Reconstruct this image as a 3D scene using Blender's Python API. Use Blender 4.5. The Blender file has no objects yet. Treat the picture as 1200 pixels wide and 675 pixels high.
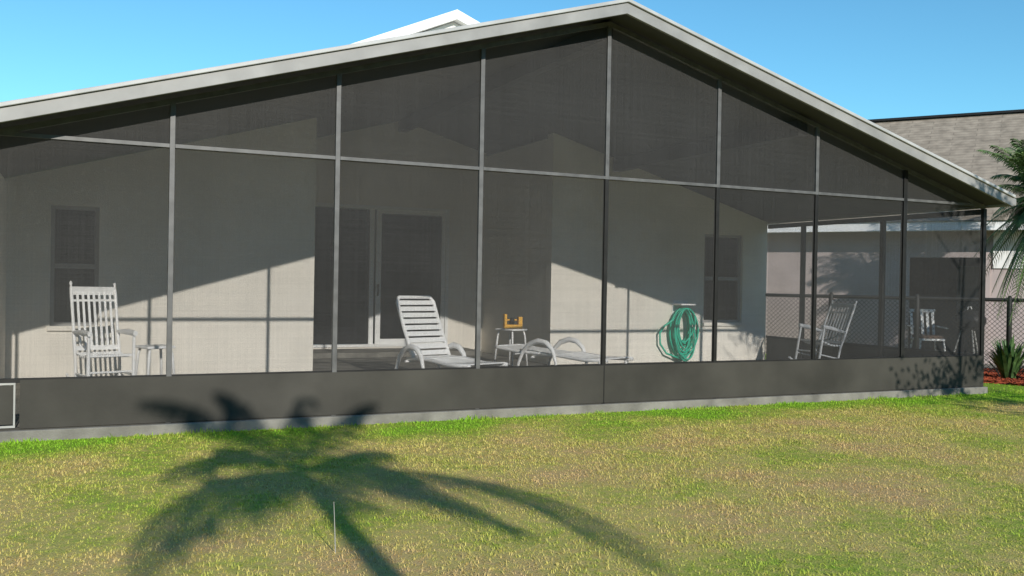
import bpy, math, random
import numpy as np
from mathutils import Vector, Matrix
random.seed(7); rng=np.random.default_rng(7)
sc=bpy.context.scene; COL=sc.collection
R=math.radians
# ------------------------------------------------------------------ camera measured from the photo
CP=(-0.7222,-8.6928,1.2926); YAW,PIT,ROL=0.4353,-0.0060,0.0176; FPX=1089.3
BW=1.4735; PEAK=4.129; MID=2.44; KICK=.41; XR=3*BW; SL=(PEAK-MID)/(4*BW)
XL=-BW; XE=7*BW; DL=3.85; DR=4.35; DA=7.1; GZ=-.09
F=Vector((math.sin(YAW)*math.cos(PIT),math.cos(YAW)*math.cos(PIT),math.sin(PIT)))
Rt=Vector((math.cos(YAW),-math.sin(YAW),0)); Up=Rt.cross(F)
R2=Rt*math.cos(ROL)+Up*math.sin(ROL); U2=Up*math.cos(ROL)-Rt*math.sin(ROL)
C0=Vector(CP)
def ray(x,y): return F+R2*((x-600)/FPX)-U2*((y-337.5)/FPX)
def W(x,y,Y):
    d=ray(x,y); return C0+d*((Y-C0.y)/d.y)
def G(x,y,Z=GZ):
    d=ray(x,y); return C0+d*((Z-C0.z)/d.z)
def CZ(px,Z,z=GZ):
    p=C0+Vector((F.x,F.y,0))*Z+Rt*((px-600)/FPX*Z); p.z=z; return p
def zr(X): return PEAK-SL*abs(X-XR)
cam=bpy.data.cameras.new('camera'); co=bpy.data.objects.new('camera',cam); COL.objects.link(co)
m=Matrix((( R2.x,U2.x,-F.x),(R2.y,U2.y,-F.y),(R2.z,U2.z,-F.z))).to_4x4(); m.translation=C0
co.matrix_world=m; cam.sensor_width=36; cam.lens=36*FPX/1200; cam.clip_end=2000; sc.camera=co
# ------------------------------------------------------------------ light
SX,ST=.02,.44
sd=Vector((SX,1,-ST)).normalized()
el=math.asin(-sd.z)
sun=bpy.data.lights.new('sun','SUN'); sun.energy=5.0; sun.angle=R(.5); sun.color=(1,.955,.88)
so=bpy.data.objects.new('sun',sun); COL.objects.link(so); so.rotation_euler=sd.to_track_quat('-Z','Y').to_euler(); so.location=(0,-20,15)
w=bpy.data.worlds.new('World'); sc.world=w; w.use_nodes=True
nt=w.node_tree; bg=nt.nodes['Background']; sky=nt.nodes.new('ShaderNodeTexSky'); sky.sky_type='NISHITA'; sky.sun_disc=False
sky.sun_elevation=el; sky.sun_rotation=math.atan2(-sd.x,-sd.y)%(2*math.pi); sky.air_density=1.0; sky.dust_density=.0; sky.ozone_density=1.2
tint=nt.nodes.new('ShaderNodeMix'); tint.data_type='RGBA'; tint.blend_type='MULTIPLY'; tint.inputs[0].default_value=1; tint.inputs[7].default_value=(.80,1.55,1.78,1)
nt.links.new(sky.outputs[0],tint.inputs[6]); nt.links.new(tint.outputs[2],bg.inputs[0]); bg.inputs[1].default_value=.09
sc.view_settings.view_transform='Standard'; sc.view_settings.look='None'; sc.view_settings.exposure=0
# ------------------------------------------------------------------ materials
def mat(name,col,rough=.6,var=.12,scale=6,bump=0,bscale=80,metal=0,spec=.4,col2=None,stretch=(1,1,1)):
    M=bpy.data.materials.new(name); M.use_nodes=True; t=M.node_tree; b=t.nodes['Principled BSDF']
    tc=t.nodes.new('ShaderNodeTexCoord'); mp=t.nodes.new('ShaderNodeMapping'); mp.inputs['Scale'].default_value=stretch
    t.links.new(tc.outputs['Object'],mp.inputs[0])
    n=t.nodes.new('ShaderNodeTexNoise'); n.inputs['Scale'].default_value=scale; n.inputs['Detail'].default_value=6
    t.links.new(mp.outputs[0],n.inputs['Vector'])
    r=t.nodes.new('ShaderNodeValToRGB'); r.color_ramp.elements[0].position=.3; r.color_ramp.elements[1].position=.7
    c2=col2 or tuple(min(1,c*(1+var)) for c in col)
    r.color_ramp.elements[0].color=(*[c*(1-var) for c in col],1); r.color_ramp.elements[1].color=(*c2,1)
    t.links.new(n.outputs[0],r.inputs[0]); t.links.new(r.outputs[0],b.inputs['Base Color'])
    b.inputs['Roughness'].default_value=rough; b.inputs['Metallic'].default_value=metal; b.inputs['Specular IOR Level'].default_value=spec
    if bump:
        n2=t.nodes.new('ShaderNodeTexNoise'); n2.inputs['Scale'].default_value=bscale; n2.inputs['Detail'].default_value=4
        t.links.new(tc.outputs['Object'],n2.inputs['Vector'])
        bp=t.nodes.new('ShaderNodeBump'); bp.inputs['Strength'].default_value=bump; bp.inputs['Distance'].default_value=.01
        t.links.new(n2.outputs[0],bp.inputs['Height']); t.links.new(bp.outputs[0],b.inputs['Normal'])
    return M
M={}
M['stucco']=mat('stucco',(.86,.81,.72),.9,.04,2.5,.5,90,spec=.1)
M['stucco_pink']=mat('stucco_pink',(.47,.40,.385),.9,.08,2,.4,60,spec=.1)
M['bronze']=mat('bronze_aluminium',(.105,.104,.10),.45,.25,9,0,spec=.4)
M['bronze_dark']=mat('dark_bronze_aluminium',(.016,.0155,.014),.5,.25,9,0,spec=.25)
M['kick']=mat('kick_panel',(.050,.047,.039),.6,.30,1.4,.08,30,spec=.2)
M['fascia']=mat('fascia',(.27,.265,.25),.5,.18,3,0,spec=.4)
M['drip']=mat('drip_edge',(.40,.40,.385),.45,.15,4)
M['pale']=mat('pale_metal',(.36,.355,.33),.45,.15,4)
M['roofpan']=mat('roof_pan',(.40,.40,.38),.5,.1,2)
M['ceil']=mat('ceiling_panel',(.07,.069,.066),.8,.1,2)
M['whiteroof']=mat('white_roof',(.78,.77,.74),.6,.06,3)
M['white']=mat('white_paint',(.88,.88,.86),.4,.03,14)
M['whiteplastic']=mat('white_plastic',(.90,.89,.87),.35,.03,20)
M['greyplastic']=mat('weathered_plastic',(.40,.41,.42),.5,.1,20)  # chair plastic greyed to imitate the shade on the right rocker
M['glass']=mat('dark_glass',(.008,.008,.009),.08,.2,1.5,spec=.35)
M['curtain']=mat('window_frame',(.34,.335,.32),.7,.1,4)
M['slab']=mat('concrete',(.20,.19,.165),.85,.32,4,.4,60,spec=.1)
M['hose']=mat('green_hose',(.02,.52,.34),.4,.1,20)
M['orange']=mat('orange_wood',(.88,.46,.04),.5,.15,20)
M['darkwood']=mat('dark_brown',(.012,.011,.010),.6,.2,10)
M['brownfab']=mat('brown_cushion',(.16,.10,.07),.8,.2,10)
M['black']=mat('black_metal',(.02,.02,.02),.5,.2,10)
M['wire']=mat('coated_wire',(.016,.016,.014),.6,.1,10)
M['trunk']=mat('palm_trunk',(.16,.12,.085),.9,.35,14,.6,30)
M['leaf']=mat('palm_leaf',(.07,.13,.035),.5,.4,8,col2=(.17,.27,.08))
M['leafdark']=mat('wood_leaf',(.022,.05,.018),.5,.4,6,col2=(.045,.09,.03))
M['shrub']=mat('shrub_leaf',(.045,.10,.03),.4,.4,6,col2=(.09,.17,.05))
M['mulch']=mat('red_mulch',(.28,.055,.02),.9,.4,30,.8,60)
def shingles():
    Mx=mat('shingles',(.33,.272,.21),.9,.25,5,.3,60,spec=.1); t=Mx.node_tree; b=t.nodes['Principled BSDF']
    tc=t.nodes['Texture Coordinate']; br=t.nodes.new('ShaderNodeTexBrick'); br.inputs['Scale'].default_value=1
    br.inputs['Brick Width'].default_value=.9; br.inputs['Row Height'].default_value=.13; br.inputs['Mortar Size'].default_value=.012
    br.inputs['Color1'].default_value=(1,1,1,1); br.inputs['Color2'].default_value=(.90,.90,.90,1); br.inputs['Mortar'].default_value=(.74,.74,.74,1)
    t.links.new(tc.outputs['Object'],br.inputs['Vector'])
    mx=t.nodes.new('ShaderNodeMix'); mx.data_type='RGBA'; mx.blend_type='MULTIPLY'; mx.inputs[0].default_value=1
    src=b.inputs['Base Color'].links[0].from_socket
    t.links.new(src,mx.inputs[6]); t.links.new(br.outputs[0],mx.inputs[7]); t.links.new(mx.outputs[2],b.inputs['Base Color'])
    return Mx
M['shingle']=shingles()
M['screen']=mat('screen_wire',(.078,.077,.074),.7,.12,1.2,0,spec=.15)
def lawn_mat(name,blade):
    Mx=bpy.data.materials.new(name); Mx.use_nodes=True; t=Mx.node_tree; b=t.nodes['Principled BSDF']
    g=t.nodes.new('ShaderNodeNewGeometry')
    def noise(s,d=4):
        n=t.nodes.new('ShaderNodeTexNoise'); n.inputs['Scale'].default_value=s; n.inputs['Detail'].default_value=d
        t.links.new(g.outputs['Position'],n.inputs['Vector']); return n.outputs[0]
    def ramp(src,stops):
        r=t.nodes.new('ShaderNodeValToRGB'); e=r.color_ramp.elements
        e[0].position,e[0].color=stops[0][0],(*stops[0][1],1); e[1].position,e[1].color=stops[-1][0],(*stops[-1][1],1)
        for p,c in stops[1:-1]:
            x=e.new(p); x.color=(*c,1)
        t.links.new(src,r.inputs[0]); return r.outputs[0]
    big=noise(.9,7); fine=noise(14,4)
    ad=t.nodes.new('ShaderNodeMath'); ad.operation='MULTIPLY_ADD'; ad.inputs[1].default_value=.38; t.links.new(fine,ad.inputs[0]); 
    ad2=t.nodes.new('ShaderNodeMath'); ad2.operation='MULTIPLY_ADD'; ad2.inputs[1].default_value=.78; t.links.new(big,ad2.inputs[0]); t.links.new(ad.outputs[0],ad2.inputs[2])
    # greener close to the slab, drier towards the right-hand end
    sp=t.nodes.new('ShaderNodeSeparateXYZ'); t.links.new(g.outputs['Position'],sp.inputs[0])
    mr=t.nodes.new('ShaderNodeMapRange'); mr.inputs[1].default_value=-1.3; mr.inputs[2].default_value=-.4; mr.inputs[3].default_value=-.045; mr.inputs[4].default_value=-.28
    t.links.new(sp.outputs[1],mr.inputs[0]); t.links.new(mr.outputs[0],ad.inputs[2])
    if blade:
        col=ramp(ad2.outputs[0],[(.28,(.31,.56,.045)),(.42,(.47,.53,.09)),(.53,(.67,.58,.17)),(.68,(.74,.52,.24))])
        rr=ramp(g.outputs['Random Per Island'],[(0,(.55,.6,.44)),(.35,(.96,.96,.95)),(1,(1.0,1.0,1.0))])
        mx=t.nodes.new('ShaderNodeMix'); mx.data_type='RGBA'; mx.blend_type='MULTIPLY'; mx.inputs[0].default_value=1
        t.links.new(col,mx.inputs[6]); t.links.new(rr,mx.inputs[7]); col=mx.outputs[2]
    else:
        col=ramp(ad2.outputs[0],[(.28,(.21,.33,.04)),(.42,(.33,.35,.08)),(.53,(.45,.38,.13)),(.68,(.48,.34,.16))])
        n=noise(90,4); bp=t.nodes.new('ShaderNodeBump'); bp.inputs['Strength'].default_value=.6; bp.inputs['Distance'].default_value=.02
        t.links.new(n,bp.inputs['Height']); t.links.new(bp.outputs[0],b.inputs['Normal'])
    t.links.new(col,b.inputs['Base Color']); b.inputs['Roughness'].default_value=.9; b.inputs['Specular IOR Level'].default_value=.04
    if blade:
        out=t.nodes['Material Output']; tl=t.nodes.new('ShaderNodeBsdfTranslucent'); t.links.new(col,tl.inputs[0])
        ms=t.nodes.new('ShaderNodeMixShader'); ms.inputs[0].default_value=.22; t.links.new(b.outputs[0],ms.inputs[1]); t.links.new(tl.outputs[0],ms.inputs[2]); t.links.new(ms.outputs[0],out.inputs[0])
    return Mx
M['lawn']=lawn_mat('lawn_soil',False); M['blade']=lawn_mat('grass_blade',True)
# ------------------------------------------------------------------ mesh builder
class MB:
    def __init__(s): s.v=[]; s.f=[]
    def quad(s,a,b,c,d):
        n=len(s.v); s.v+= [tuple(a),tuple(b),tuple(c),tuple(d)]; s.f.append((n,n+1,n+2,n+3)); return s
    def poly(s,pts):
        n=len(s.v); s.v+=[tuple(p) for p in pts]; s.f.append(tuple(range(n,n+len(pts)))); return s
    def box(s,x0,x1,y0,y1,z0,z1):
        n=len(s.v); s.v+=[(x0,y0,z0),(x1,y0,z0),(x1,y1,z0),(x0,y1,z0),(x0,y0,z1),(x1,y0,z1),(x1,y1,z1),(x0,y1,z1)]
        for f in ((0,3,2,1),(4,5,6,7),(0,1,5,4),(1,2,6,5),(2,3,7,6),(3,0,4,7)): s.f.append(tuple(n+i for i in f))
        return s
    def bar(s,a,b,wd,ht,up=(0,0,1)):
        a=Vector(a); b=Vector(b); d=(b-a).normalized(); u=Vector(up)
        if abs(d.dot(u))>.98: u=Vector((0,1,0))
        sdv=d.cross(u).normalized()*wd/2; uv=sdv.normalized().cross(d).normalized()*ht/2
        n=len(s.v)
        for p in (a,b): s.v+=[tuple(p-sdv-uv),tuple(p+sdv-uv),tuple(p+sdv+uv),tuple(p-sdv+uv)]
        for f in ((0,3,2,1),(4,5,6,7),(0,1,5,4),(1,2,6,5),(2,3,7,6),(3,0,4,7)): s.f.append(tuple(n+i for i in f))
        return s
    def tube(s,pts,r,seg=8,closed=False):
        pts=[Vector(p) for p in pts]; n0=len(s.v); N=len(pts); ref=None
        for i,p in enumerate(pts):
            if closed: t=(pts[(i+1)%N]-pts[i-1])
            else: t=pts[min(i+1,N-1)]-pts[max(i-1,0)]
            t=t.normalized()
            if ref is None: ref=Vector((0,0,1)) if abs(t.z)<.9 else Vector((1,0,0))
            a=(ref-t*ref.dot(t)).normalized(); ref=a; b=t.cross(a)
            rr=r[i] if isinstance(r,(list,tuple)) else r
            for k in range(seg):
                q=2*math.pi*k/seg; s.v.append(tuple(p+(a*math.cos(q)+b*math.sin(q))*rr))
        for i in range(N if closed else N-1):
            j=(i+1)%N
            for k in range(seg):
                k2=(k+1)%seg; s.f.append((n0+i*seg+k,n0+i*seg+k2,n0+j*seg+k2,n0+j*seg+k))
        if not closed:
            s.f.append(tuple(n0+k for k in range(seg))[::-1]); s.f.append(tuple(n0+(N-1)*seg+k for k in range(seg)))
        return s
    def prismY(s,poly,y0,y1):
        n=len(s.v); N=len(poly)
        s.v+=[(x,y0,z) for x,z in poly]+[(x,y1,z) for x,z in poly]
        s.f.append(tuple(range(n,n+N))); s.f.append(tuple(range(n+2*N-1,n+N-1,-1)))
        for i in range(N):
            j=(i+1)%N; s.f.append((n+j,n+i,n+N+i,n+N+j))
        return s
    def build(s,name,m,parent=None,smooth=False,bevel=0):
        me=bpy.data.meshes.new(name); me.from_pydata(s.v,[],s.f); me.materials.append(m)
        o=bpy.data.objects.new(name,me); COL.objects.link(o)
        if smooth:
            me.polygons.foreach_set('use_smooth',[True]*len(me.polygons))
        if bevel:
            b=o.modifiers.new('bevel','BEVEL'); b.width=bevel; b.segments=2; b.limit_method='ANGLE'
        if parent: o.parent=parent
        return o
def tag(o,label=None,cat=None,group=None,kind=None):
    if label: o['label']=label
    if cat: o['category']=cat
    if group: o['group']=group
    if kind: o['kind']=kind
    return o
def thing(name,label,cat,loc=(0,0,0),rz=0,group=None):
    o=bpy.data.objects.new(name,None); COL.objects.link(o); o.location=loc; o.rotation_euler=(0,0,rz); o.empty_display_size=.1
    return tag(o,label,cat,group)
# ------------------------------------------------------------------ ground
g=MB(); g.poly([(-400,-300,GZ),(400,-300,GZ),(400,600,GZ),(-400,600,GZ)]); tag(g.build('ground',M['lawn']),kind='structure')
mb=MB().box(XL-.06,XE+.06,-.07,DA+.3,-.3,0.0); sl=mb.build('patio',M['slab'],bevel=.008); tag(sl,kind='structure')
def blades(N,x0,x1,y0,y1,lmin,lmax,wd,keep=None):
    x=rng.uniform(x0,x1,N); y=rng.uniform(y0,y1,N)
    if keep is not None:
        k=keep(x,y); x=x[k]; y=y[k]
    n=len(x); L=rng.uniform(lmin,lmax,n); a=rng.uniform(0,2*np.pi,n); lean=rng.uniform(.5,1.5,n)
    cl=.8+.3*np.sin(x*5.1+np.sin(y*3.3)*2)*np.sin(y*4.7+np.sin(x*2.9)*2); L=L*np.clip(cl,.55,1.15)
    edge=np.exp(-np.abs(y+.08)/.12)*(.6+.6*np.sin(x*7)*np.sin(x*2.3+1)); L=L*(1+np.clip(edge,0,1.2)); lean=lean*(1-.6*np.clip(edge,0,1))
    b=a+np.pi/2+rng.uniform(-.5,.5,n); W_=wd*rng.uniform(.6,1.3,n)
    dx,dy=np.cos(b)*W_/2,np.sin(b)*W_/2
    hx=np.cos(a)*np.sin(lean)*L; hy=np.sin(a)*np.sin(lean)*L; hz=np.cos(lean)*L
    v=np.empty((n,5,3)); z=np.full(n,GZ-.002)
    v[:,0]=np.stack([x-dx,y-dy,z],1); v[:,1]=np.stack([x+dx,y+dy,z],1)
    mx,my,mz=x+hx*.4,y+hy*.4,z+hz*.62
    v[:,2]=np.stack([mx+dx*.85,my+dy*.85,mz],1); v[:,3]=np.stack([mx-dx*.85,my-dy*.85,mz],1); v[:,4]=np.stack([x+hx,y+hy,z+hz],1)
    return v.reshape(-1,3),n
def inview(x,y):
    dx=x-CP[0]; dy=y-CP[1]; fw=dx*F.x+dy*F.y; rt=dx*Rt.x+dy*Rt.y
    return (fw>2.9)&(np.abs(rt)<fw*.60+.3)&((y<-.08)|(x>XE+.1))
va,na=blades(600000,-6,12,-7.5,-.08,.013,.032,.0050,inview)
vb,nb=blades(50000,-6,16,-2.4,3,.02,.04,.009,inview)
vv=np.concatenate([va,vb]); n=na+nb
me=bpy.data.meshes.new('grass'); me.vertices.add(n*5); me.vertices.foreach_set('co',vv.ravel().astype(np.float32))
base=(np.arange(n)*5)[:,None]; li=np.concatenate([base+np.array([[0,1,2,3]]),base+np.array([[3,2,4]])],1).ravel()
me.loops.add(n*7); me.loops.foreach_set('vertex_index',li.astype(np.int32)); me.polygons.add(n*2)
ls=np.stack([np.arange(n)*7,np.arange(n)*7+4],1).ravel(); me.polygons.foreach_set('loop_start',ls.astype(np.int32))
me.update(calc_edges=True); me.validate(); me.materials.append(M['blade'])
go=bpy.data.objects.new('grass',me); COL.objects.link(go); tag(go,'mown yellowing green lawn in front of the screened patio','grass',kind='stuff')
# ------------------------------------------------------------------ house
house=thing('house','beige stucco house with low gabled roof over the screened patio','house',(0,0,0))
Xc=W(367,400,DL).x; Xn=W(645,380,DR).x
def wallpoly(x0,x1,holes_y=None):
    pts=[(x0,0.004),(x1,0.004),(x1,zr(x1)-.004)]
    if x0<XR<x1: pts.append((XR,PEAK-.004))
    pts.append((x0,zr(x0)-.004)); return pts
def windowed_wall(x0,x1,y0,wx0,wx1,wz0,wz1):
    b=MB()
    b.prismY(wallpoly(x0,wx0),y0,y0+.2); b.prismY(wallpoly(wx1,x1),y0,y0+.2)
    b.box(wx0,wx1,y0,y0+.2,.004,wz0)
    up=[(wx0,wz1),(wx1,wz1),(wx1,zr(wx1)-.004)]
    if wx0<XR<wx1: up.append((XR,PEAK-.004))
    up.append((wx0,zr(wx0)-.004)); b.prismY(up,y0,y0+.2)
    return b.build('wall',M['stucco'],house)
a=W(60,240,DL); b_=W(115,382,DL); WL=(a.x,b_.x,b_.z,a.z)
windowed_wall(XL-.9,Xc,DL,*WL)
MB().box(XL-.16,XL-.04,.06,DL-.002,.004,zr(XL-.16)-.02).build('wall',M['stucco'],house)
a=W(826,274,DR); b_=W(869,378,DR); WR=(a.x,b_.x,b_.z,a.z)
windowed_wall(Xn,XE,DR,*WR)
MB().box(Xc-.2,Xc-.002,DL+.202,DA-.002,.004,zr(Xc-.2)-.01).build('wall',M['stucco'],house)
MB().box(Xn+.002,Xn+.2,DR+.202,DA-.002,.004,zr(Xn)-.07).build('wall',M['stucco'],house)
a=W(372,243,DA); b_=W(524,405,DA); DX0,DX1,DZ0,DZ1=a.x-.35,b_.x,b_.z,W(480,243,DA).z
bb=MB(); bb.prismY(wallpoly(Xc-.2,DX0),DA,DA+.2); bb.prismY(wallpoly(DX1,Xn+.2),DA,DA+.2); bb.box(DX0,DX1,DA,DA+.2,.004,DZ0)
up=[(DX0,DZ1),(DX1,DZ1),(DX1,zr(DX1)-.004)]
if DX0<XR<DX1: up.append((XR,PEAK-.004))
up.append((DX0,zr(DX0)-.004)); bb.prismY(up,DA,DA+.2); bb.build('wall',M['stucco'],house)
MB().box(XE-.2,XE-.003,DR+.202,13,-.1,zr(XE)-.01).build('wall',M['stucco'],house)
MB().box(DX0-.1,DX1+.3,DA-.9,DA-.003,.004,DZ0-.03).build('step',M['slab'],house,bevel=.01)
def window(x0,x1,z0,z1,y):
    f=MB(); t=.045; ya,yb=y+.05,y+.12
    f.box(x0,x0+t,ya,yb,z0,z1); f.box(x1-t,x1,ya,yb,z0,z1); f.box(x0+t,x1-t,ya,yb,z0,z0+t); f.box(x0+t,x1-t,ya,yb,z1-t,z1); f.box(x0+t,x1-t,ya-.015,yb,(z0+z1)/2-.03,(z0+z1)/2+.03)
    fr=f.build('window',M['curtain'],house)
    MB().box(x0+t,x1-t,y+.08,y+.1,z0+t,(z0+z1)/2-.03).build('pane',M['glass'],fr)
    MB().box(x0+t,x1-t,y+.085,y+.105,(z0+z1)/2+.03,z1-t).build('pane',M['glass'],fr)
    MB().box(x0-.03,x1+.03,y-.03,y+.05,z0-.06,z0-.002).build('sill',M['stucco'],fr,bevel=.008)
window(*WL,DL); window(*WR,DR)
# sliding door
xm=W(441,320,DA).x; d=MB(); t=.06
d.box(DX0,DX0+t,DA+.02,DA+.16,DZ0,DZ1); d.box(DX1-t,DX1,DA-.02,DA+.16,DZ0,DZ1); d.box(DX0+t,DX1-t,DA-.01,DA+.16,DZ1-t,DZ1); d.box(DX0+t,DX1-t,DA-.02,DA+.16,DZ0,DZ0+.04)
sdoor=d.build('sliding_door',M['white'],house)
p=MB(); x0,x1=xm,DX1-t-.003; z0,z1=DZ0+.042,DZ1-t-.003; y0,y1=DA+.015,DA+.05
p.box(x0,x0+.09,y0,y1,z0,z1); p.box(x1-.07,x1,y0,y1,z0,z1); p.box(x0+.09,x1-.07,y0,y1,z0,z0+.09); p.box(x0+.09,x1-.07,y0,y1,z1-.07,z1)
p.build('door_frame',M['white'],sdoor)
MB().box(x0+.09,x1-.07,y0+.012,y0+.022,z0+.09,z1-.07).build('pane',M['glass'],sdoor)
MB().box(DX0+t,x0+.03,DA+.1,DA+.115,z0,z1).build('pane',M['glass'],sdoor)
MB().box(x0-.11,x0-.03,DA+.05,DA+.09,z0,z1).build('door_frame',M['white'],sdoor)
MB().tube([(x0+.03,y0-.03,z0+.85),(x0+.03,y0-.045,z0+.95),(x0+.03,y0-.03,z0+1.05)],.012,8).build('door_handle',M['black'],sdoor)
# patio roof
HWD=W(1188,238,-.38).x-XR; HWL=7.7
def vee(z_lo,z_hi,ex=0):
    hl,hr=HWL+ex,HWD+ex; el_,er=SL*hl,SL*hr
    return [(XR-hl,PEAK-el_+z_lo),(XR,PEAK+z_lo),(XR+hr,PEAK-er+z_lo),(XR+hr,PEAK-er+z_hi),(XR,PEAK+z_hi),(XR-hl,PEAK-el_+z_hi)]
rf=MB().prismY(vee(.03,.12),-.33,10.5).build('roof',M['ceil'],house)
MB().prismY(vee(.124,.135,.01),-.345,10.5).build('roof_covering',M['roofpan'],rf)
MB().prismY(vee(-.01,.105,.01),-.37,-.332).build('fascia',M['fascia'],rf,bevel=.004)
MB().prismY(vee(.107,.145,.02),-.395,-.347).build('drip_edge',M['drip'],rf,bevel=.006)
MB().box(XR+HWD+.012,XR+HWD+.09,-.36,10.5,PEAK-SL*HWD+.0,PEAK-SL*HWD+.10).build('gutter',M['fascia'],rf,bevel=.02)
MB().box(XR-HWL-.09,XR-HWL-.012,-.36,10.5,PEAK-SL*HWL+.0,PEAK-SL*HWL+.10).build('gutter',M['fascia'],rf,bevel=.02)
for X,y1 in ((XR,DA-.01),(7.18,DR-.01)):
    z=zr(X); MB().box(X-.07,X+.07,.04,y1,z-.21,z-.012-.0).build('ceiling_beam',M['darkwood'],rf)
a=W(425,47,9.5); b_=W(536,11,9.5); c_=W(556,22,9.5); e_=W(640,66,9.5)
sl1=(b_.z-a.z)/(b_.x-a.x)
pk=(b_.x,b_.z); lf=(a.x-1.5,a.z-1.5*sl1); rg=(e_.x,e_.z-.1)
MB().prismY([(lf[0],lf[1]-.18),(pk[0],pk[1]-.2),(rg[0],rg[1]-.18),rg,pk,lf],9.5,14).build('upper_roof',M['whiteroof'],house)
MB().prismY([(lf[0]+.3,3.0),(rg[0]-.3,3.0),(rg[0]-.3,rg[1]-.05),(pk[0],pk[1]-.21),(lf[0]+.3,lf[1]-.1)],9.7,13.8).build('upper_wall',M['stucco'],house)
# ------------------------------------------------------------------ screen enclosure
enc=thing('screen_enclosure','bronze framed insect screen wall with dark kick panels closing the patio','screen enclosure',(0,0,0))
PWD=.045; PITCH=.005
def post(x,y,z0,z1,w1=PWD,w2=PWD,mt='bronze'): return MB().box(x-w1/2,x+w1/2,y-w2/2,y+w2/2,z0,z1).build('post',M[mt],enc,bevel=.003)
def woven(x0,x1,zb,za_,zb_,plane=None,X=0,WT=.00110):
    # real woven wires: upright and level strands; top edge slopes from za_ (at x0) to zb_ (at x1)
    n=int((x1-x0)/PITCH); vs=[]
    def top(x): return za_+(zb_-za_)*(x-x0)/(x1-x0)
    xs=x0+(np.arange(n)+.5)*PITCH
    wv=WT*rng.uniform(.8,1.2,n)
    V=np.empty((n,4,3)); 
    for i,(dx,zz) in enumerate(((-.5,0),(.5,0),(.5,1),(-.5,1))):
        V[:,i,0]=xs+dx*wv; V[:,i,1]=-.0006; V[:,i,2]=zb if zz==0 else np.maximum(top(xs),zb+.0005)
    ztop=max(za_,zb_); m_=int((ztop-zb)/PITCH); zs=zb+(np.arange(m_)+.5)*PITCH; H=np.empty((m_,4,3))
    wh=WT*rng.uniform(.8,1.2,m_)
    xa=np.full(m_,x0); xb=np.full(m_,x1)
    if abs(zb_-za_)>1e-6:
        xc=x0+(zs-za_)/(zb_-za_)*(x1-x0)
        if zb_>za_: xa=np.clip(xc,x0,x1)
        else: xb=np.clip(xc,x0,x1)
    for i,(s_,dz) in enumerate(((0,-.5),(1,-.5),(1,.5),(0,.5))):
        H[:,i,0]=xb if s_ else xa; H[:,i,1]=.0006; H[:,i,2]=zs+dz*wh
    A=np.concatenate([V,H]).reshape(-1,3)
    if plane=='side': A=np.stack([X+A[:,1],A[:,0],A[:,2]],1)
    k=len(A)//4; me=bpy.data.meshes.new('screen_panel'); me.from_pydata(A.tolist(),[],[(4*i,4*i+1,4*i+2,4*i+3) for i in range(k)]); me.materials.append(M['screen'])
    o=bpy.data.objects.new('screen_panel',me); COL.objects.link(o); o.parent=enc; return o
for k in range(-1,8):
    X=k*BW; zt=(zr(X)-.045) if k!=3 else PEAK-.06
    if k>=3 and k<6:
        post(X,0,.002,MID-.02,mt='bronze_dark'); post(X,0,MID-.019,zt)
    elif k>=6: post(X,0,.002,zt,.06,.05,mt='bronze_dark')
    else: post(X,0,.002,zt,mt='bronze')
for k in range(-1,7):
    x0,x1=k*BW+PWD/2+.001,(k+1)*BW-PWD/2-.001
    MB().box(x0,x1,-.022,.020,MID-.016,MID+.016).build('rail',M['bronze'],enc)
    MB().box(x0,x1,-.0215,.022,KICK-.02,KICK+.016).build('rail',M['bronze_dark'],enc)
    MB().box(x0,x1,-.02,.02,.001,.021).build('sill_channel',M['kick'],enc)
    woven(x0,x1,KICK+.016,MID-.016,MID-.016,WT=.00108 if k<5 else .0009)
    woven(x0,x1,MID+.016,max(zr(x0)-.05,MID+.018),max(zr(x1)-.05,MID+.018),WT=.00125)
xs=W(20,475,0).x
MB().box(xs+.02,XR-.006,-.030,-.025,.012,KICK+.004).build('kick_panel',M['kick'],enc)
MB().box(XR+.006,XE+.02,-.030,-.025,.012,KICK+.004).build('kick_panel',M['kick'],enc)
MB().box(XR-.0055,XR+.0055,-.033,-.026,.012,KICK+.004).build('seam_strip',M['bronze_dark'],enc)
MB().box(XL,xs-.03,-.030,-.025,.05,KICK-.04).build('kick_panel',M['kick'],enc)
q=MB(); q.box(XL,xs-.012,-.034,-.0255,.022,.04); q.box(XL,xs-.012,-.034,-.0255,KICK-.034,KICK-.018); q.box(xs-.026,xs-.012,-.034,-.0255,.041,KICK-.035)
q.build('panel_trim',M['pale'],enc)
MB().prismY([(XL,MID-.055),(XR,PEAK-.055),(XE,MID-.055),(XE,MID-.006),(XR,PEAK-.006),(XL,MID-.006)],-.024,.024).build('top_rail',M['bronze'],enc)
for X,dep,ys in ((XE,DR,(1.73,3.44)),):
    y_=[0]+list(ys)+[dep]
    for y in ys: post(X,y,.002,MID-.05,.06,.07,mt='bronze_dark')
    for y0,y1 in zip(y_[:-1],y_[1:]):
        y0+=.037; y1-=.037
        MB().box(X-.022,X+.022,y0,y1,KICK-.02,KICK+.022).build('rail',M['bronze_dark'],enc)
        MB().box(X-.022,X+.022,y0,y1,MID-.12,MID-.05).build('rail',M['bronze_dark'],enc)
        MB().box(X-.004,X+.01,y0,y1,.004,KICK-.022).build('kick_panel',M['kick'],enc)
        woven(y0,y1,KICK+.022,MID-.12,MID-.12,'side',X,WT=.0006)
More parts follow.
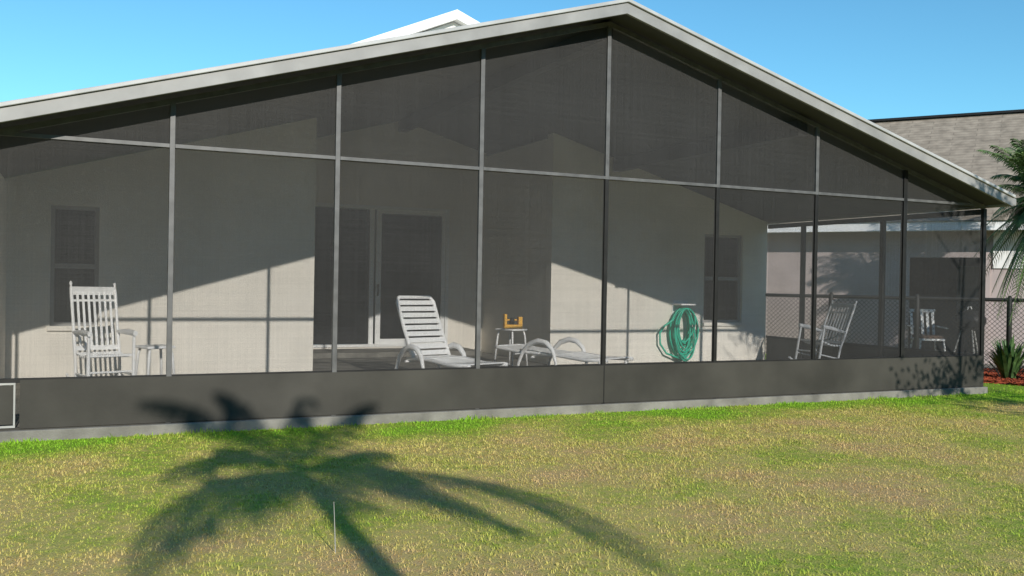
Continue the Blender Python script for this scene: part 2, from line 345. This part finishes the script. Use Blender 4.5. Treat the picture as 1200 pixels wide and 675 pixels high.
# ------------------------------------------------------------------ furniture
def rocking_chair(label,mt='whiteplastic'):
    t=thing('rocking_chair',label,'rocking chair')
    wh=M[mt]; hw=.27
    s=MB()
    for i in range(7):
        y=-.27+i*.075; s.box(-.27,.27,y,y+.06,.41+.012*math.cos(i),.435+.012*math.cos(i))
    s.build('seat',wh,t,bevel=.004)
    b=MB(); y0,z0,y1,z1=.23,.40,.44,1.16
    P=lambda x,f: Vector((x,y0+(y1-y0)*f,z0+(z1-z0)*f))
    for sx in (-1,1): b.tube([P(sx*hw,0),P(sx*hw,.3),P(sx*hw,.5),P(sx*hw,.9),P(sx*hw,.99),P(sx*hw,1.01),P(sx*hw,1.05),P(sx*hw,1.08)],[.02,.024,.019,.022,.018,.012,.02,.006],8)
    b.bar(P(-hw,.94),P(hw,.94),.02,.09,(0,-.27,1)); b.bar(P(-hw,.80),P(hw,.80),.02,.025); b.bar(P(-hw,.12),P(hw,.12),.022,.05)
    for i in range(7):
        x=-.20+i*.0667; b.bar(P(x,.12),P(x,.92),.028,.012,(0,1,0))
    b.build('backrest',wh,t)
    for sx in (-1,1):
        MB().tube([(sx*hw,-.27,.07),(sx*hw,-.27,.25),(sx*hw,-.27,.66)],[.018,.024,.018],8).build('leg',wh,t)
        MB().tube([(sx*hw,.2,.06),(sx*hw,.23,.42)],.02,8).build('leg',wh,t)
        MB().tube([(sx*hw,-.32,.67),(sx*hw,-.1,.675),(sx*hw,.12,.67),(sx*hw,.30,.665)],[.03,.034,.026,.02],8).build('armrest',wh,t)
        MB().tube([(sx*hw,-.45+i*.1,.03+.14*((i-4.3)/5.5)**2) for i in range(11)],.02,8).build('rocker',wh,t)
        MB().tube([(sx*hw,-.27,.22),(sx*hw,.21,.22)],.012,6).build('stretcher',wh,t)
    MB().tube([(-hw,-.27,.26),(hw,-.27,.26)],.012,6).build('stretcher',wh,t)
    return t
rc=rocking_chair('white slat back rocking chair standing left beside the small table')
def atY(px,Y,z=0.003):
    p=W(px,400,Y); return Vector((p.x,Y,z))
rc.location=atY(122,2.3); rc.rotation_euler=(0,0,R(16)); rc.scale=(.86,.92,1.0)
rc2=rocking_chair('greyish rocking chair near the right side screen, turned sideways','greyplastic')  # the dim grey of this chair is shade put into its colour
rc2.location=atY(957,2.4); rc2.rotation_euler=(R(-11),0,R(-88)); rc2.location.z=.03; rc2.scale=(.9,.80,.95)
rc['group']=rc2['group']='rocking chairs on the patio'
def small_table(label,wd=.38,h=.50):
    t=thing('side_table',label,'side table'); wh=M['whiteplastic']; r=wd/2
    MB().box(-r,r,-r,r,h-.03,h).build('tabletop',wh,t,bevel=.012)
    for sx,sy in ((-1,-1),(1,-1),(1,1),(-1,1)):
        MB().tube([(sx*r*.72,sy*r*.72,h-.032),(sx*r*.82,sy*r*.82,h-.10),(sx*r*1.0,sy*r*1.0,.0)],[.014,.016,.014],8).build('leg',wh,t,True)
    MB().tube([(-r*.85,-r*.85,.2),(r*.85,-r*.85,.2)],.009,6).build('stretcher',wh,t)
    return t
ta=small_table('small white side table right of the left rocking chair',.32,.53); ta.location=atY(182,2.2); ta.rotation_euler=(0,0,R(22))
tb=small_table('small white table under the orange wooden caddy',.36,.58); tb.location=atY(599,4.3); tb.rotation_euler=(0,0,R(25))
ta['group']=tb['group']='small white tables on the patio'
cd=thing('wooden_caddy','orange yellow wooden caddy with upright ends standing on white table','caddy',tb.location+Vector((0.02,0,.581)),R(-15))
MB().box(-.14,.14,-.09,.09,0,.06).build('tray',M['orange'],cd,bevel=.004)
MB().box(-.14,-.10,-.08,.08,.062,.22).build('end_board',M['orange'],cd,bevel=.004)
MB().box(.08,.14,-.08,.08,.062,.18).build('end_board',M['orange'],cd,bevel=.004)
MB().tube([(-.01,0,.062),(-.01,0,.14),(-.01,0,.16)],[.04,.04,.025],14).build('jar',M['darkwood'],cd,True)
MB().tube([(-.10,0,.13),(.08,0,.13)],.012,8).build('handle',M['orange'],cd)
def chaise(label,back_deg,armk=1.0):
    t=thing('chaise_longue',label,'chaise longue'); wh=M['whiteplastic']; hw=.29; zs=.31; L=1.15
    s=MB()
    for sx in (-1,1): s.tube([(sx*hw,.12,zs-.02),(sx*hw,-.3,zs),(sx*hw,-.75,zs-.035),(sx*hw,-L,zs-.02)],.024,8)
    s.build('seat_frame',wh,t,True)
    q=MB(); n=13
    for i in range(n):
        y=-.03-i*(L-.08)/(n-1); z=zs+.012-.03*math.sin(min(1,max(0,(-y-.3)/.9))*math.pi); q.bar((-hw+.012,y,z),(hw-.012,y,z),.064,.014)
    q.build('seat',wh,t)
    a=R(back_deg); bl=.86; b=MB()
    P=lambda x,f,o=0: Vector((x,math.cos(a)*bl*f-math.sin(a)*o,zs+math.sin(a)*bl*f+math.cos(a)*o))
    for sx in (-1,1): b.tube([P(sx*hw,0),P(sx*hw,.5,-.012),P(sx*hw,.92),P(sx*(hw-.04),1.0)],.024,8)
    b.tube([P(-hw+.04,1.0),P(hw-.04,1.0)],.024,8)
    for i in range(9):
        f=.07+i*.104; b.bar(P(-hw+.012,f,.008),P(hw-.012,f,.008),.064,.014,tuple(P(0,0,1)-P(0,0,0)))
    b.build('backrest',wh,t)
    for sx in (-1,1):
        x=sx*(hw+.05)
        pts=[Vector((x,.36,.0)),Vector((x,.34,.16)),Vector((x,.26,.33)),Vector((x,.14,.44)),Vector((x,-.02,.49)),Vector((x,-.16,.47)),Vector((x,-.27,.38)),Vector((x,-.33,.22)),Vector((x,-.36,.0))]
        pts=[Vector((p_.x,p_.y*armk,p_.z*(.4+.6*armk))) for p_ in pts]
        MB().tube(pts,[.018,.022,.03,.038,.04,.038,.03,.022,.018],8).build('armrest',wh,t,True)
        MB().tube([(sx*hw,-L+.12,zs-.02),(sx*(hw+.02),-L+.08,.0)],.02,8).build('leg',wh,t)
    MB().tube([(-hw-.05,.1,zs-.05),(hw+.05,.1,zs-.05)],.015,8).build('crossbar',wh,t)
    return t
ch=chaise('white slatted chaise longue with its backrest raised upright',62,.88)
dirw=lambda r,f: (Rt*r+Vector((F.x,F.y,0))*f)
v=dirw(.66,-.75); ch.rotation_euler=(0,0,math.atan2(v.x,-v.y)); ch.location=atY(506,2.6)
ch2=chaise('white chaise longue lying flat behind the middle screens',3)
v=dirw(.74,-.66); ch2.rotation_euler=(0,0,math.atan2(v.x,-v.y)); ch2.location=atY(648,2.9)
ch['group']=ch2['group']='chaise longues on the patio'
# hose
hc=W(796,384,DR)
hs=thing('garden_hose','coiled green garden hose hanging on the right stucco wall','garden hose',(hc.x,DR-.02,hc.z))
MB().box(-.16,.16,-.0,.018,.22,.46).build('hanger',M['white'],hs,bevel=.004)
MB().box(-.15,.15,-.24,-.002,.385,.41).build('hanger_shelf',M['white'],hs,bevel=.006)
b=MB()
pts=[]
for i in range(16*26):
    a=2*math.pi*i/26; k=i/26; rx=.12+.10*math.sin(k*2.3)**2; rzz=.36+.08*math.sin(k*1.7+1)
    pts.append((rx*math.sin(a)+.03*math.sin(k*5),-.03-.010*k+.01*math.sin(a*3),.33-rzz+rzz*math.cos(a)))
b.tube(pts,.014,6); 
b.build('coil',M['hose'],hs,True)
MB().tube([(-.12,-.12,.22),(-.24,-.10,.12),(-.36,-.08,.04),(-.45,-.07,-.08),(-.44,-.07,-.26),(-.32,-.08,-.42),(-.1,-.1,-.50),(.16,-.1,-.34)],.017,6).build('tail',M['hose'],hs,True)
# ------------------------------------------------------------------ neighbour
NR=-.95
nb0=CZ(1050,18,GZ)
nh=thing('house','neighbouring pinkish stucco house with grey brown shingle roof behind the fence','house',nb0,NR)
H=2.50
ox0,ox1,oz=.15,1.6,2.0
w_=MB(); w_.box(-9,ox0,0,.2,0,H); w_.box(ox1,6,0,.2,0,H); w_.box(ox0,ox1,0,.2,oz,H); w_.box(-9,-8.8,.2,7.8,0,H); w_.box(5.8,6,.2,7.8,0,H); w_.build('wall',M['stucco_pink'],nh)
MB().box(-8.8,5.8,2.4,2.55,0,H).build('porch_wall',M['brownfab'],nh)
MB().box(ox0-.002,ox0+.09,-.03,.0-.002,0,oz).build('column',M['stucco_pink'],nh)
MB().box(ox1-.10,ox1+.02,-.03,-.002,0,oz).build('column',M['stucco_pink'],nh)
MB().box(ox1+.06,6,-.03,-.002,1.8,H-.02).build('siding_band',M['white'],nh)
MB().box(.9,1.5,2.36,2.398,.9,1.9).build('window',M['curtain'],nh)
MB().box(-9.5,6.5,-.52,-.5,H-.02,H+.15).build('fascia',M['white'],nh)
MB().box(-9.48,6.48,-.5,-.01,H-.01,H+.0).build('soffit',M['white'],nh)
MB().box(-1,4.2,-1.2,2.39,-.05,.03).build('porch_floor',M['slab'],nh)
def slope(a,b,c,d,name='roof'):
    a,b,c,d=map(Vector,(a,b,c,d)); u=(b-a).normalized(); n_=u.cross(d-a).normalized(); v_=n_.cross(u)
    m_=MB(); m_.poly([((p-a).dot(u),(p-a).dot(v_),0) for p in (a,b,c,d)])
    o=m_.build(name,M['shingle'],nh); mm=Matrix(((u.x,v_.x,n_.x),(u.y,v_.y,n_.y),(u.z,v_.z,n_.z))).to_4x4(); mm.translation=a; o.matrix_local=mm; return o
RY,RZ=3.6,5.26
slope((-9.6,-.56,H+.15),(6.6,-.56,H+.15),(6.6,RY,RZ),(-9.6,RY,RZ)); slope((6.6,8.2,H+.15),(-9.6,8.2,H+.15),(-9.6,RY,RZ),(6.6,RY,RZ))
MB().bar((-9.6,RY,RZ+.02),(6.6,RY,RZ+.02),.22,.05).build('ridge_cap',M['darkwood'],nh)
for xx in (-8.99,5.99-.05):
    g=MB(); g.poly([(xx,.0,H),(xx,7.8,H),(xx,RY,RZ-.1)]); g.build('gable_wall',M['stucco_pink'],nh)
def nloc(x,y,z=0.03): 
    c,s=math.cos(NR),math.sin(NR); return Vector((nb0.x+x*c-y*s,nb0.y+x*s+y*c,nb0.z+z))
gr=thing('barbecue_grill','black kettle style barbecue in the neighbouring porch','barbecue',nloc(1.3,-.25),0)
MB().tube([(0,0,.62),(0,0,.68),(0,0,.78),(0,0,.86),(0,0,.95),(0,0,1.0)],[.12,.24,.29,.28,.19,.03],16).build('bowl',M['black'],gr,True)
for q in range(3):
    a=q*2.094; MB().tube([(.12*math.cos(a),.12*math.sin(a),.66),(.3*math.cos(a),.3*math.sin(a),0)],.014,6).build('leg',M['pale'],gr)
MB().tube([(-.06,0,1.0),(-.03,0,1.05),(.03,0,1.05),(.06,0,1.0)],.01,6).build('handle',M['white'],gr)
def patio_chair(label,loc,rz):
    gc=thing('patio_chair',label,'chair',loc,rz)
    MB().box(-.24,.24,-.24,.24,.40,.44).build('seat',M['white'],gc,bevel=.01)
    MB().box(-.22,.22,-.22,.22,.442,.50).build('cushion',M['brownfab'],gc,bevel=.02)
    bq=MB()
    for i in range(5): bq.bar((-.2+i*.1,.24,.44),(-.2+i*.1,.34,.95),.05,.015,(0,1,0))
    bq.bar((-.25,.34,.95),(.25,.34,.95),.03,.06); bq.build('backrest',M['white'],gc)
    for sx in (-1,1):
        for sy in (-1,1): MB().tube([(sx*.21,sy*.21,.40),(sx*.25,sy*.25,0)],.02,6).build('leg',M['white'],gc)
        MB().bar((sx*.26,-.25,.64),(sx*.26,.3,.66),.05,.02).build('armrest',M['white'],gc)
    return gc
patio_chair('pale garden chair just left of the neighbouring barbecue',nloc(.6,-.2),-.5)
# ------------------------------------------------------------------ chain link fence
fa=CZ(880,16.6); fb=CZ(1300,14.4); L=(fb-fa).length; ang=math.atan2(fb.y-fa.y,fb.x-fa.x)
fe=thing('chain_link_fence','low dark chain link fence between the two houses','fence',fa,ang); FH=1.24
px_=[i*L/4 for i in range(5)]
for x in px_: MB().tube([(x,0,-.1),(x,0,FH+.03),(x,0,FH+.07)],[.04,.04,.015],10).build('post',M['wire'],fe,True)
MB().tube([(0,0,FH),(L,0,FH)],.03,8).build('top_rail',M['wire'],fe)
c=MB(); s_=.075
nn=int(L/s_)
for i in range(-int(FH/s_),nn):
    for sg in (1,-1):
        xa=i*s_; xb=xa+FH
        if sg<0: xa,xb=xb,xa
        za,zb=.02,FH
        def cl(xa,za,xb,zb,lim,side):
            if side*(xa-lim)<0:
                f_=(lim-xa)/(xb-xa); return lim,za+(zb-za)*f_
            return xa,za
        if max(xa,xb)<=0 or min(xa,xb)>=L: continue
        A=cl(xa,za,xb,zb,0,1); A=cl(*A,xb,zb,L,-1) if A[0]!=xb else A
        B=cl(xb,zb,xa,za,0,1); B=cl(*B,xa,za,L,-1) if B[0]!=xa else B
        c.bar((A[0],.03+.002*sg,A[1]),(B[0],.03+.002*sg,B[1]),.007,.007,(0,1,0))
c.build('wire_mesh',M['wire'],fe)
# ------------------------------------------------------------------ planting
mbd=MB(); cc=CZ(1225,14.6); N=28
ring=[(cc.x+(1.45+.15*math.sin(3*a)+.1*math.sin(7*a))*math.cos(a),cc.y+(1.5+.15*math.cos(5*a))*math.sin(a)) for a in [2*math.pi*i/N for i in range(N)]]
mbd.poly([(x,y,GZ+.03) for x,y in ring])
for i in range(N):
    j=(i+1)%N; (x0,y0),(x1,y1)=ring[i],ring[j]
    ox=lambda x,c:(x-c)*1.04+c
    mbd.quad((ox(x0,cc.x),ox(y0,cc.y),GZ-.01),(ox(x1,cc.x),ox(y1,cc.y),GZ-.01),(x1,y1,GZ+.03),(x0,y0,GZ+.03))
for i in range(2500):
    a=random.uniform(0,6.28); r=math.sqrt(random.random())*1.42; x=cc.x+r*math.cos(a); y=cc.y+r*math.sin(a); q=random.uniform(0,3.14); l=random.uniform(.02,.06)
    mbd.bar((x-l*math.cos(q),y-l*math.sin(q),GZ+random.uniform(.03,.06)),(x+l*math.cos(q),y+l*math.sin(q),GZ+random.uniform(.03,.07)),.02,.008)
tag(mbd.build('mulch_bed',M['mulch']),kind='structure')
def strap_bush(loc,label,n=150,h=.7,spread=.55,m='shrub',wd=.05):
    t=thing('shrub',label,'shrub',loc); b=MB()
    for i in range(n):
        a=random.uniform(0,6.28); out=random.uniform(.1,1)*spread; hh=h*random.uniform(.55,1)*(1-.35*(out/spread)**2); q=Vector((math.cos(a),math.sin(a),0)); s=Vector((-q.y,q.x,0)); b0=q*random.uniform(0,.2)*spread
        prev=None
        for k in range(6):
            f=k/5; p=b0+q*out*f**1.3+Vector((0,0,hh*(f*1.5-.5*f*f*f)))
            w2=wd*math.sin(min(1,.15+f*.95)*math.pi)*.5+.002
            cur=(p-s*w2,p+s*w2)
            if prev: b.quad(prev[0],prev[1],cur[1],cur[0])
            prev=cur
    b.build('foliage',M[m],t)
    st=MB()
    for i in range(5): a=i*1.25; st.tube([(0,0,0),(.1*math.cos(a),.1*math.sin(a),h*.5)],[.02,.008],6)
    st.build('stem',M['trunk'],t); return t
strap_bush(CZ(1184,14.2),'dark green strap leaved shrub in the red mulch at the right edge',110,.74,.5)
strap_bush(CZ(1226,13.9),'lower green shrub at the outer side of the mulch bed',80,.5,.4)
def frond(b,C,Mi,T,n=26,ll=.34,wid=.024,droop=.5):
    C=Vector(C); T=Vector(T); Mi=Vector(Mi); pts=[]
    for i in range(n+1):
        f=i/n; pts.append(C*(1-f)**2+Mi*2*f*(1-f)+T*f*f)
    b.tube(pts,[.022*(1-.8*i/n) for i in range(n+1)],5)
    for i in range(3,n+1):
        f=i/n; tn=(pts[i]-pts[i-1]).normalized(); sd_=tn.cross(Vector((0,0,1))); sd_.normalize()
        l=ll*math.sin(math.pi*(.12+.83*f))**.7
        for sg in (-1,1):
            for h_ in (0,.5):
                p=pts[i]-(pts[i]-pts[i-1])*h_
                dr=random.uniform(.6,1.3)*droop; tip=p+(sd_*sg*.8+tn*.55-Vector((0,0,dr)))*l*random.uniform(.75,1.15)
                mid=p+(sd_*sg*.5+tn*.28-Vector((0,0,dr*.25)))*l
                wv=tn*wid/2
                b.quad(p-wv*.5,p+wv*.5,mid+wv,mid-wv); b.poly([mid-wv,mid+wv,tip])
def palm(label,base,trunk_pts,tr,tips,**k):
    t=thing('palm_tree',label,'palm tree',base); B=Vector(base)
    tp=[Vector(p)-B for p in trunk_pts]
    rr=[tr*(1.25-.4*i/(len(tp)-1)) for i in range(len(tp))]
    MB().tube(tp,rr,12).build('trunk',M['trunk'],t,True)
    cr=MB(); C=tp[-1]
    for Mi,T in tips: frond(cr,C,Vector(Mi)-B,Vector(T)-B,**k)
    cr.build('crown',M['leaf'],t)
    return t
# full palm at right edge
pb=CZ(1224,15.0); top=Vector((pb.x,pb.y,2.65)); tips=[]
for i in range(110):
    a=i*2.4; r=.45+.65*random.random(); dz=random.uniform(-1.9,1.2); T=top+Vector((math.cos(a)*r*(1-.25*max(dz,0)),math.sin(a)*r,dz)); tips.append(((top+T)/2+Vector((0,0,.42)),T))
palm('bushy green palm growing in the mulch bed at the right edge',pb,[pb,pb+Vector((.03,0,1.2)),top],.08,tips,ll=.27,n=20,wid=.018)
# tall palm behind the viewpoint: throws the shadow on the lawn
sv=Vector((SX,1,0))/ST
def back(gp,h): p=Vector((gp.x,gp.y,0))-sv*(h-GZ); p.z=h; return p
g0=G(350,552); HC=4.8
Cn=back(g0,HC)
tr_pts=[Vector((Cn.x+.02,Cn.y+.3,GZ)),Vector((Cn.x-.06,Cn.y+.12,1.6)),Vector((Cn.x-.10,Cn.y,3.0)),Vector((Cn.x-.05,Cn.y,4.1)),Cn]
def onp(q):
    if q[1]>500-q[0]*.038: p=G(*q); return p
    p=W(q[0],q[1],0); return Vector((p.x+SX/ST*(p.z-GZ),(p.z-GZ)/ST,0))
tips=[]
def lift(gp,dz): return Vector((Cn.x+gp.x-g0.x-sv.x*dz,Cn.y+gp.y-g0.y-sv.y*dz,HC+dz))
for q1,q2 in [((600,540),(758,664)),((500,560),(610,625)),((190,555),(160,676)),((270,580),(215,630)),((250,515),(190,565)),((285,560),(245,560)),((440,535),(485,568)),((400,575),(430,600)),((270,490),(165,472)),((310,475),(255,462)),((385,490),(435,475)),((345,490),(355,468)),((310,560),(295,588)),((400,530),(440,528)),((300,530),(255,525))]:
    a1,a2=onp(q1),onp(q2); o2=a2-g0
    dz=max(-1.4,min(.95,.85*(o2.x*sv.x+o2.y*sv.y)/(sv.x**2+sv.y**2+.15)))
    tips.append((lift(a1,max(dz*.5,dz)*.6+.22),lift(a2,dz)))
palm('tall palm tree behind the viewpoint that shades the lawn',tr_pts[0],tr_pts,.075,tips,ll=.31,wid=.03,droop=1.0)
# leafy tree out to the right that dapples the corner
tx=Vector((9.75,-6.0,GZ)); t=thing('shade_tree','leafy tree on the lawn beyond the right edge','tree',tx)
MB().tube([(0,0,0),(.05,0,1.2),(0,.05,2.6),(.1,0,4.6)],[.05,.04,.03,.015],8).build('trunk',M['trunk'],t,True)
lb=MB()
for i in range(8):
    a=i*1.3; z=2.2+i*.3; lb.tube([(0,0,z),(.35*math.cos(a),.35*math.sin(a),z+.3),(.6*math.cos(a),.6*math.sin(a),z+.5)],[.018,.012,.006],6)
lb.build('limb',M['trunk'],t)
fo=MB()
cl=[(random.gauss(0,.6),random.gauss(0,.5),random.uniform(2.3,2.85)) for _ in range(18)]+[(random.gauss(.15,.35),random.gauss(0,.4),random.uniform(4.7,5.2)) for _ in range(8)]
for c_ in cl:
    for i in range(45):
        p=Vector(c_)+Vector((random.gauss(0,.14),random.gauss(0,.14),random.gauss(0,.1))); u=Vector((random.gauss(0,1),random.gauss(0,1),random.gauss(0,.6))).normalized(); v2=u.orthogonal().normalized()
        fo.quad(p-u*.05,p+v2*.024,p+u*.05,p-v2*.024)
fo.build('crown',M['shrub'],t)
# unseen trees added behind the viewpoint to block low sky and dim the patio
tw=MB()
for i in range(46):
    x=-48+i*2.3+random.uniform(-.6,.6); y=-30+random.uniform(-2,2); hh=random.uniform(7.6,9.1); rx=random.uniform(2,2.8)
    nu,nv=14,9; n0=len(tw.v)
    for a in range(nv+1):
        th=math.pi*a/nv
        for bq in range(nu):
            ph=2*math.pi*bq/nu; rr=1+random.uniform(-.14,.14)
            tw.v.append((x+rx*rr*math.sin(th)*math.cos(ph),y+rx*rr*math.sin(th)*math.sin(ph),max(GZ,hh*.5+hh*.5*math.cos(th)*(1 if rr<1 else 1/rr) )))
    for a in range(nv):
        for bq in range(nu):
            b2=(bq+1)%nu; tw.f.append((n0+a*nu+bq,n0+a*nu+b2,n0+(a+1)*nu+b2,n0+(a+1)*nu+bq))
    for k in range(260):
        ph=random.uniform(0,6.28); th=random.uniform(.05,2.6); p=Vector((x+rx*1.05*math.sin(th)*math.cos(ph),y+rx*1.05*math.sin(th)*math.sin(ph),hh*.5+hh*.5*math.cos(th))); u=Vector((random.gauss(0,1),random.gauss(0,1),random.gauss(0,1))).normalized(); v2=u.orthogonal().normalized()
        tw.quad(p-u*.22,p+v2*.14,p+u*.22,p-v2*.14)
tag(tw.build('wood',M['leafdark']),'distant dark green wood across the open ground','trees',kind='stuff')
# dry stalk on the lawn
sp_=G(393,648); stk=MB(); stk.tube([(0,0,0),(-.005,.0,.12),(-.012,.0,.26)],[.003,.0025,.0015],5); o=stk.build('grass_stalk',M['pale']); o.location=sp_
tag(o,'thin pale dry stalk sticking up from the lawn in the palm shadow','plant stalk')
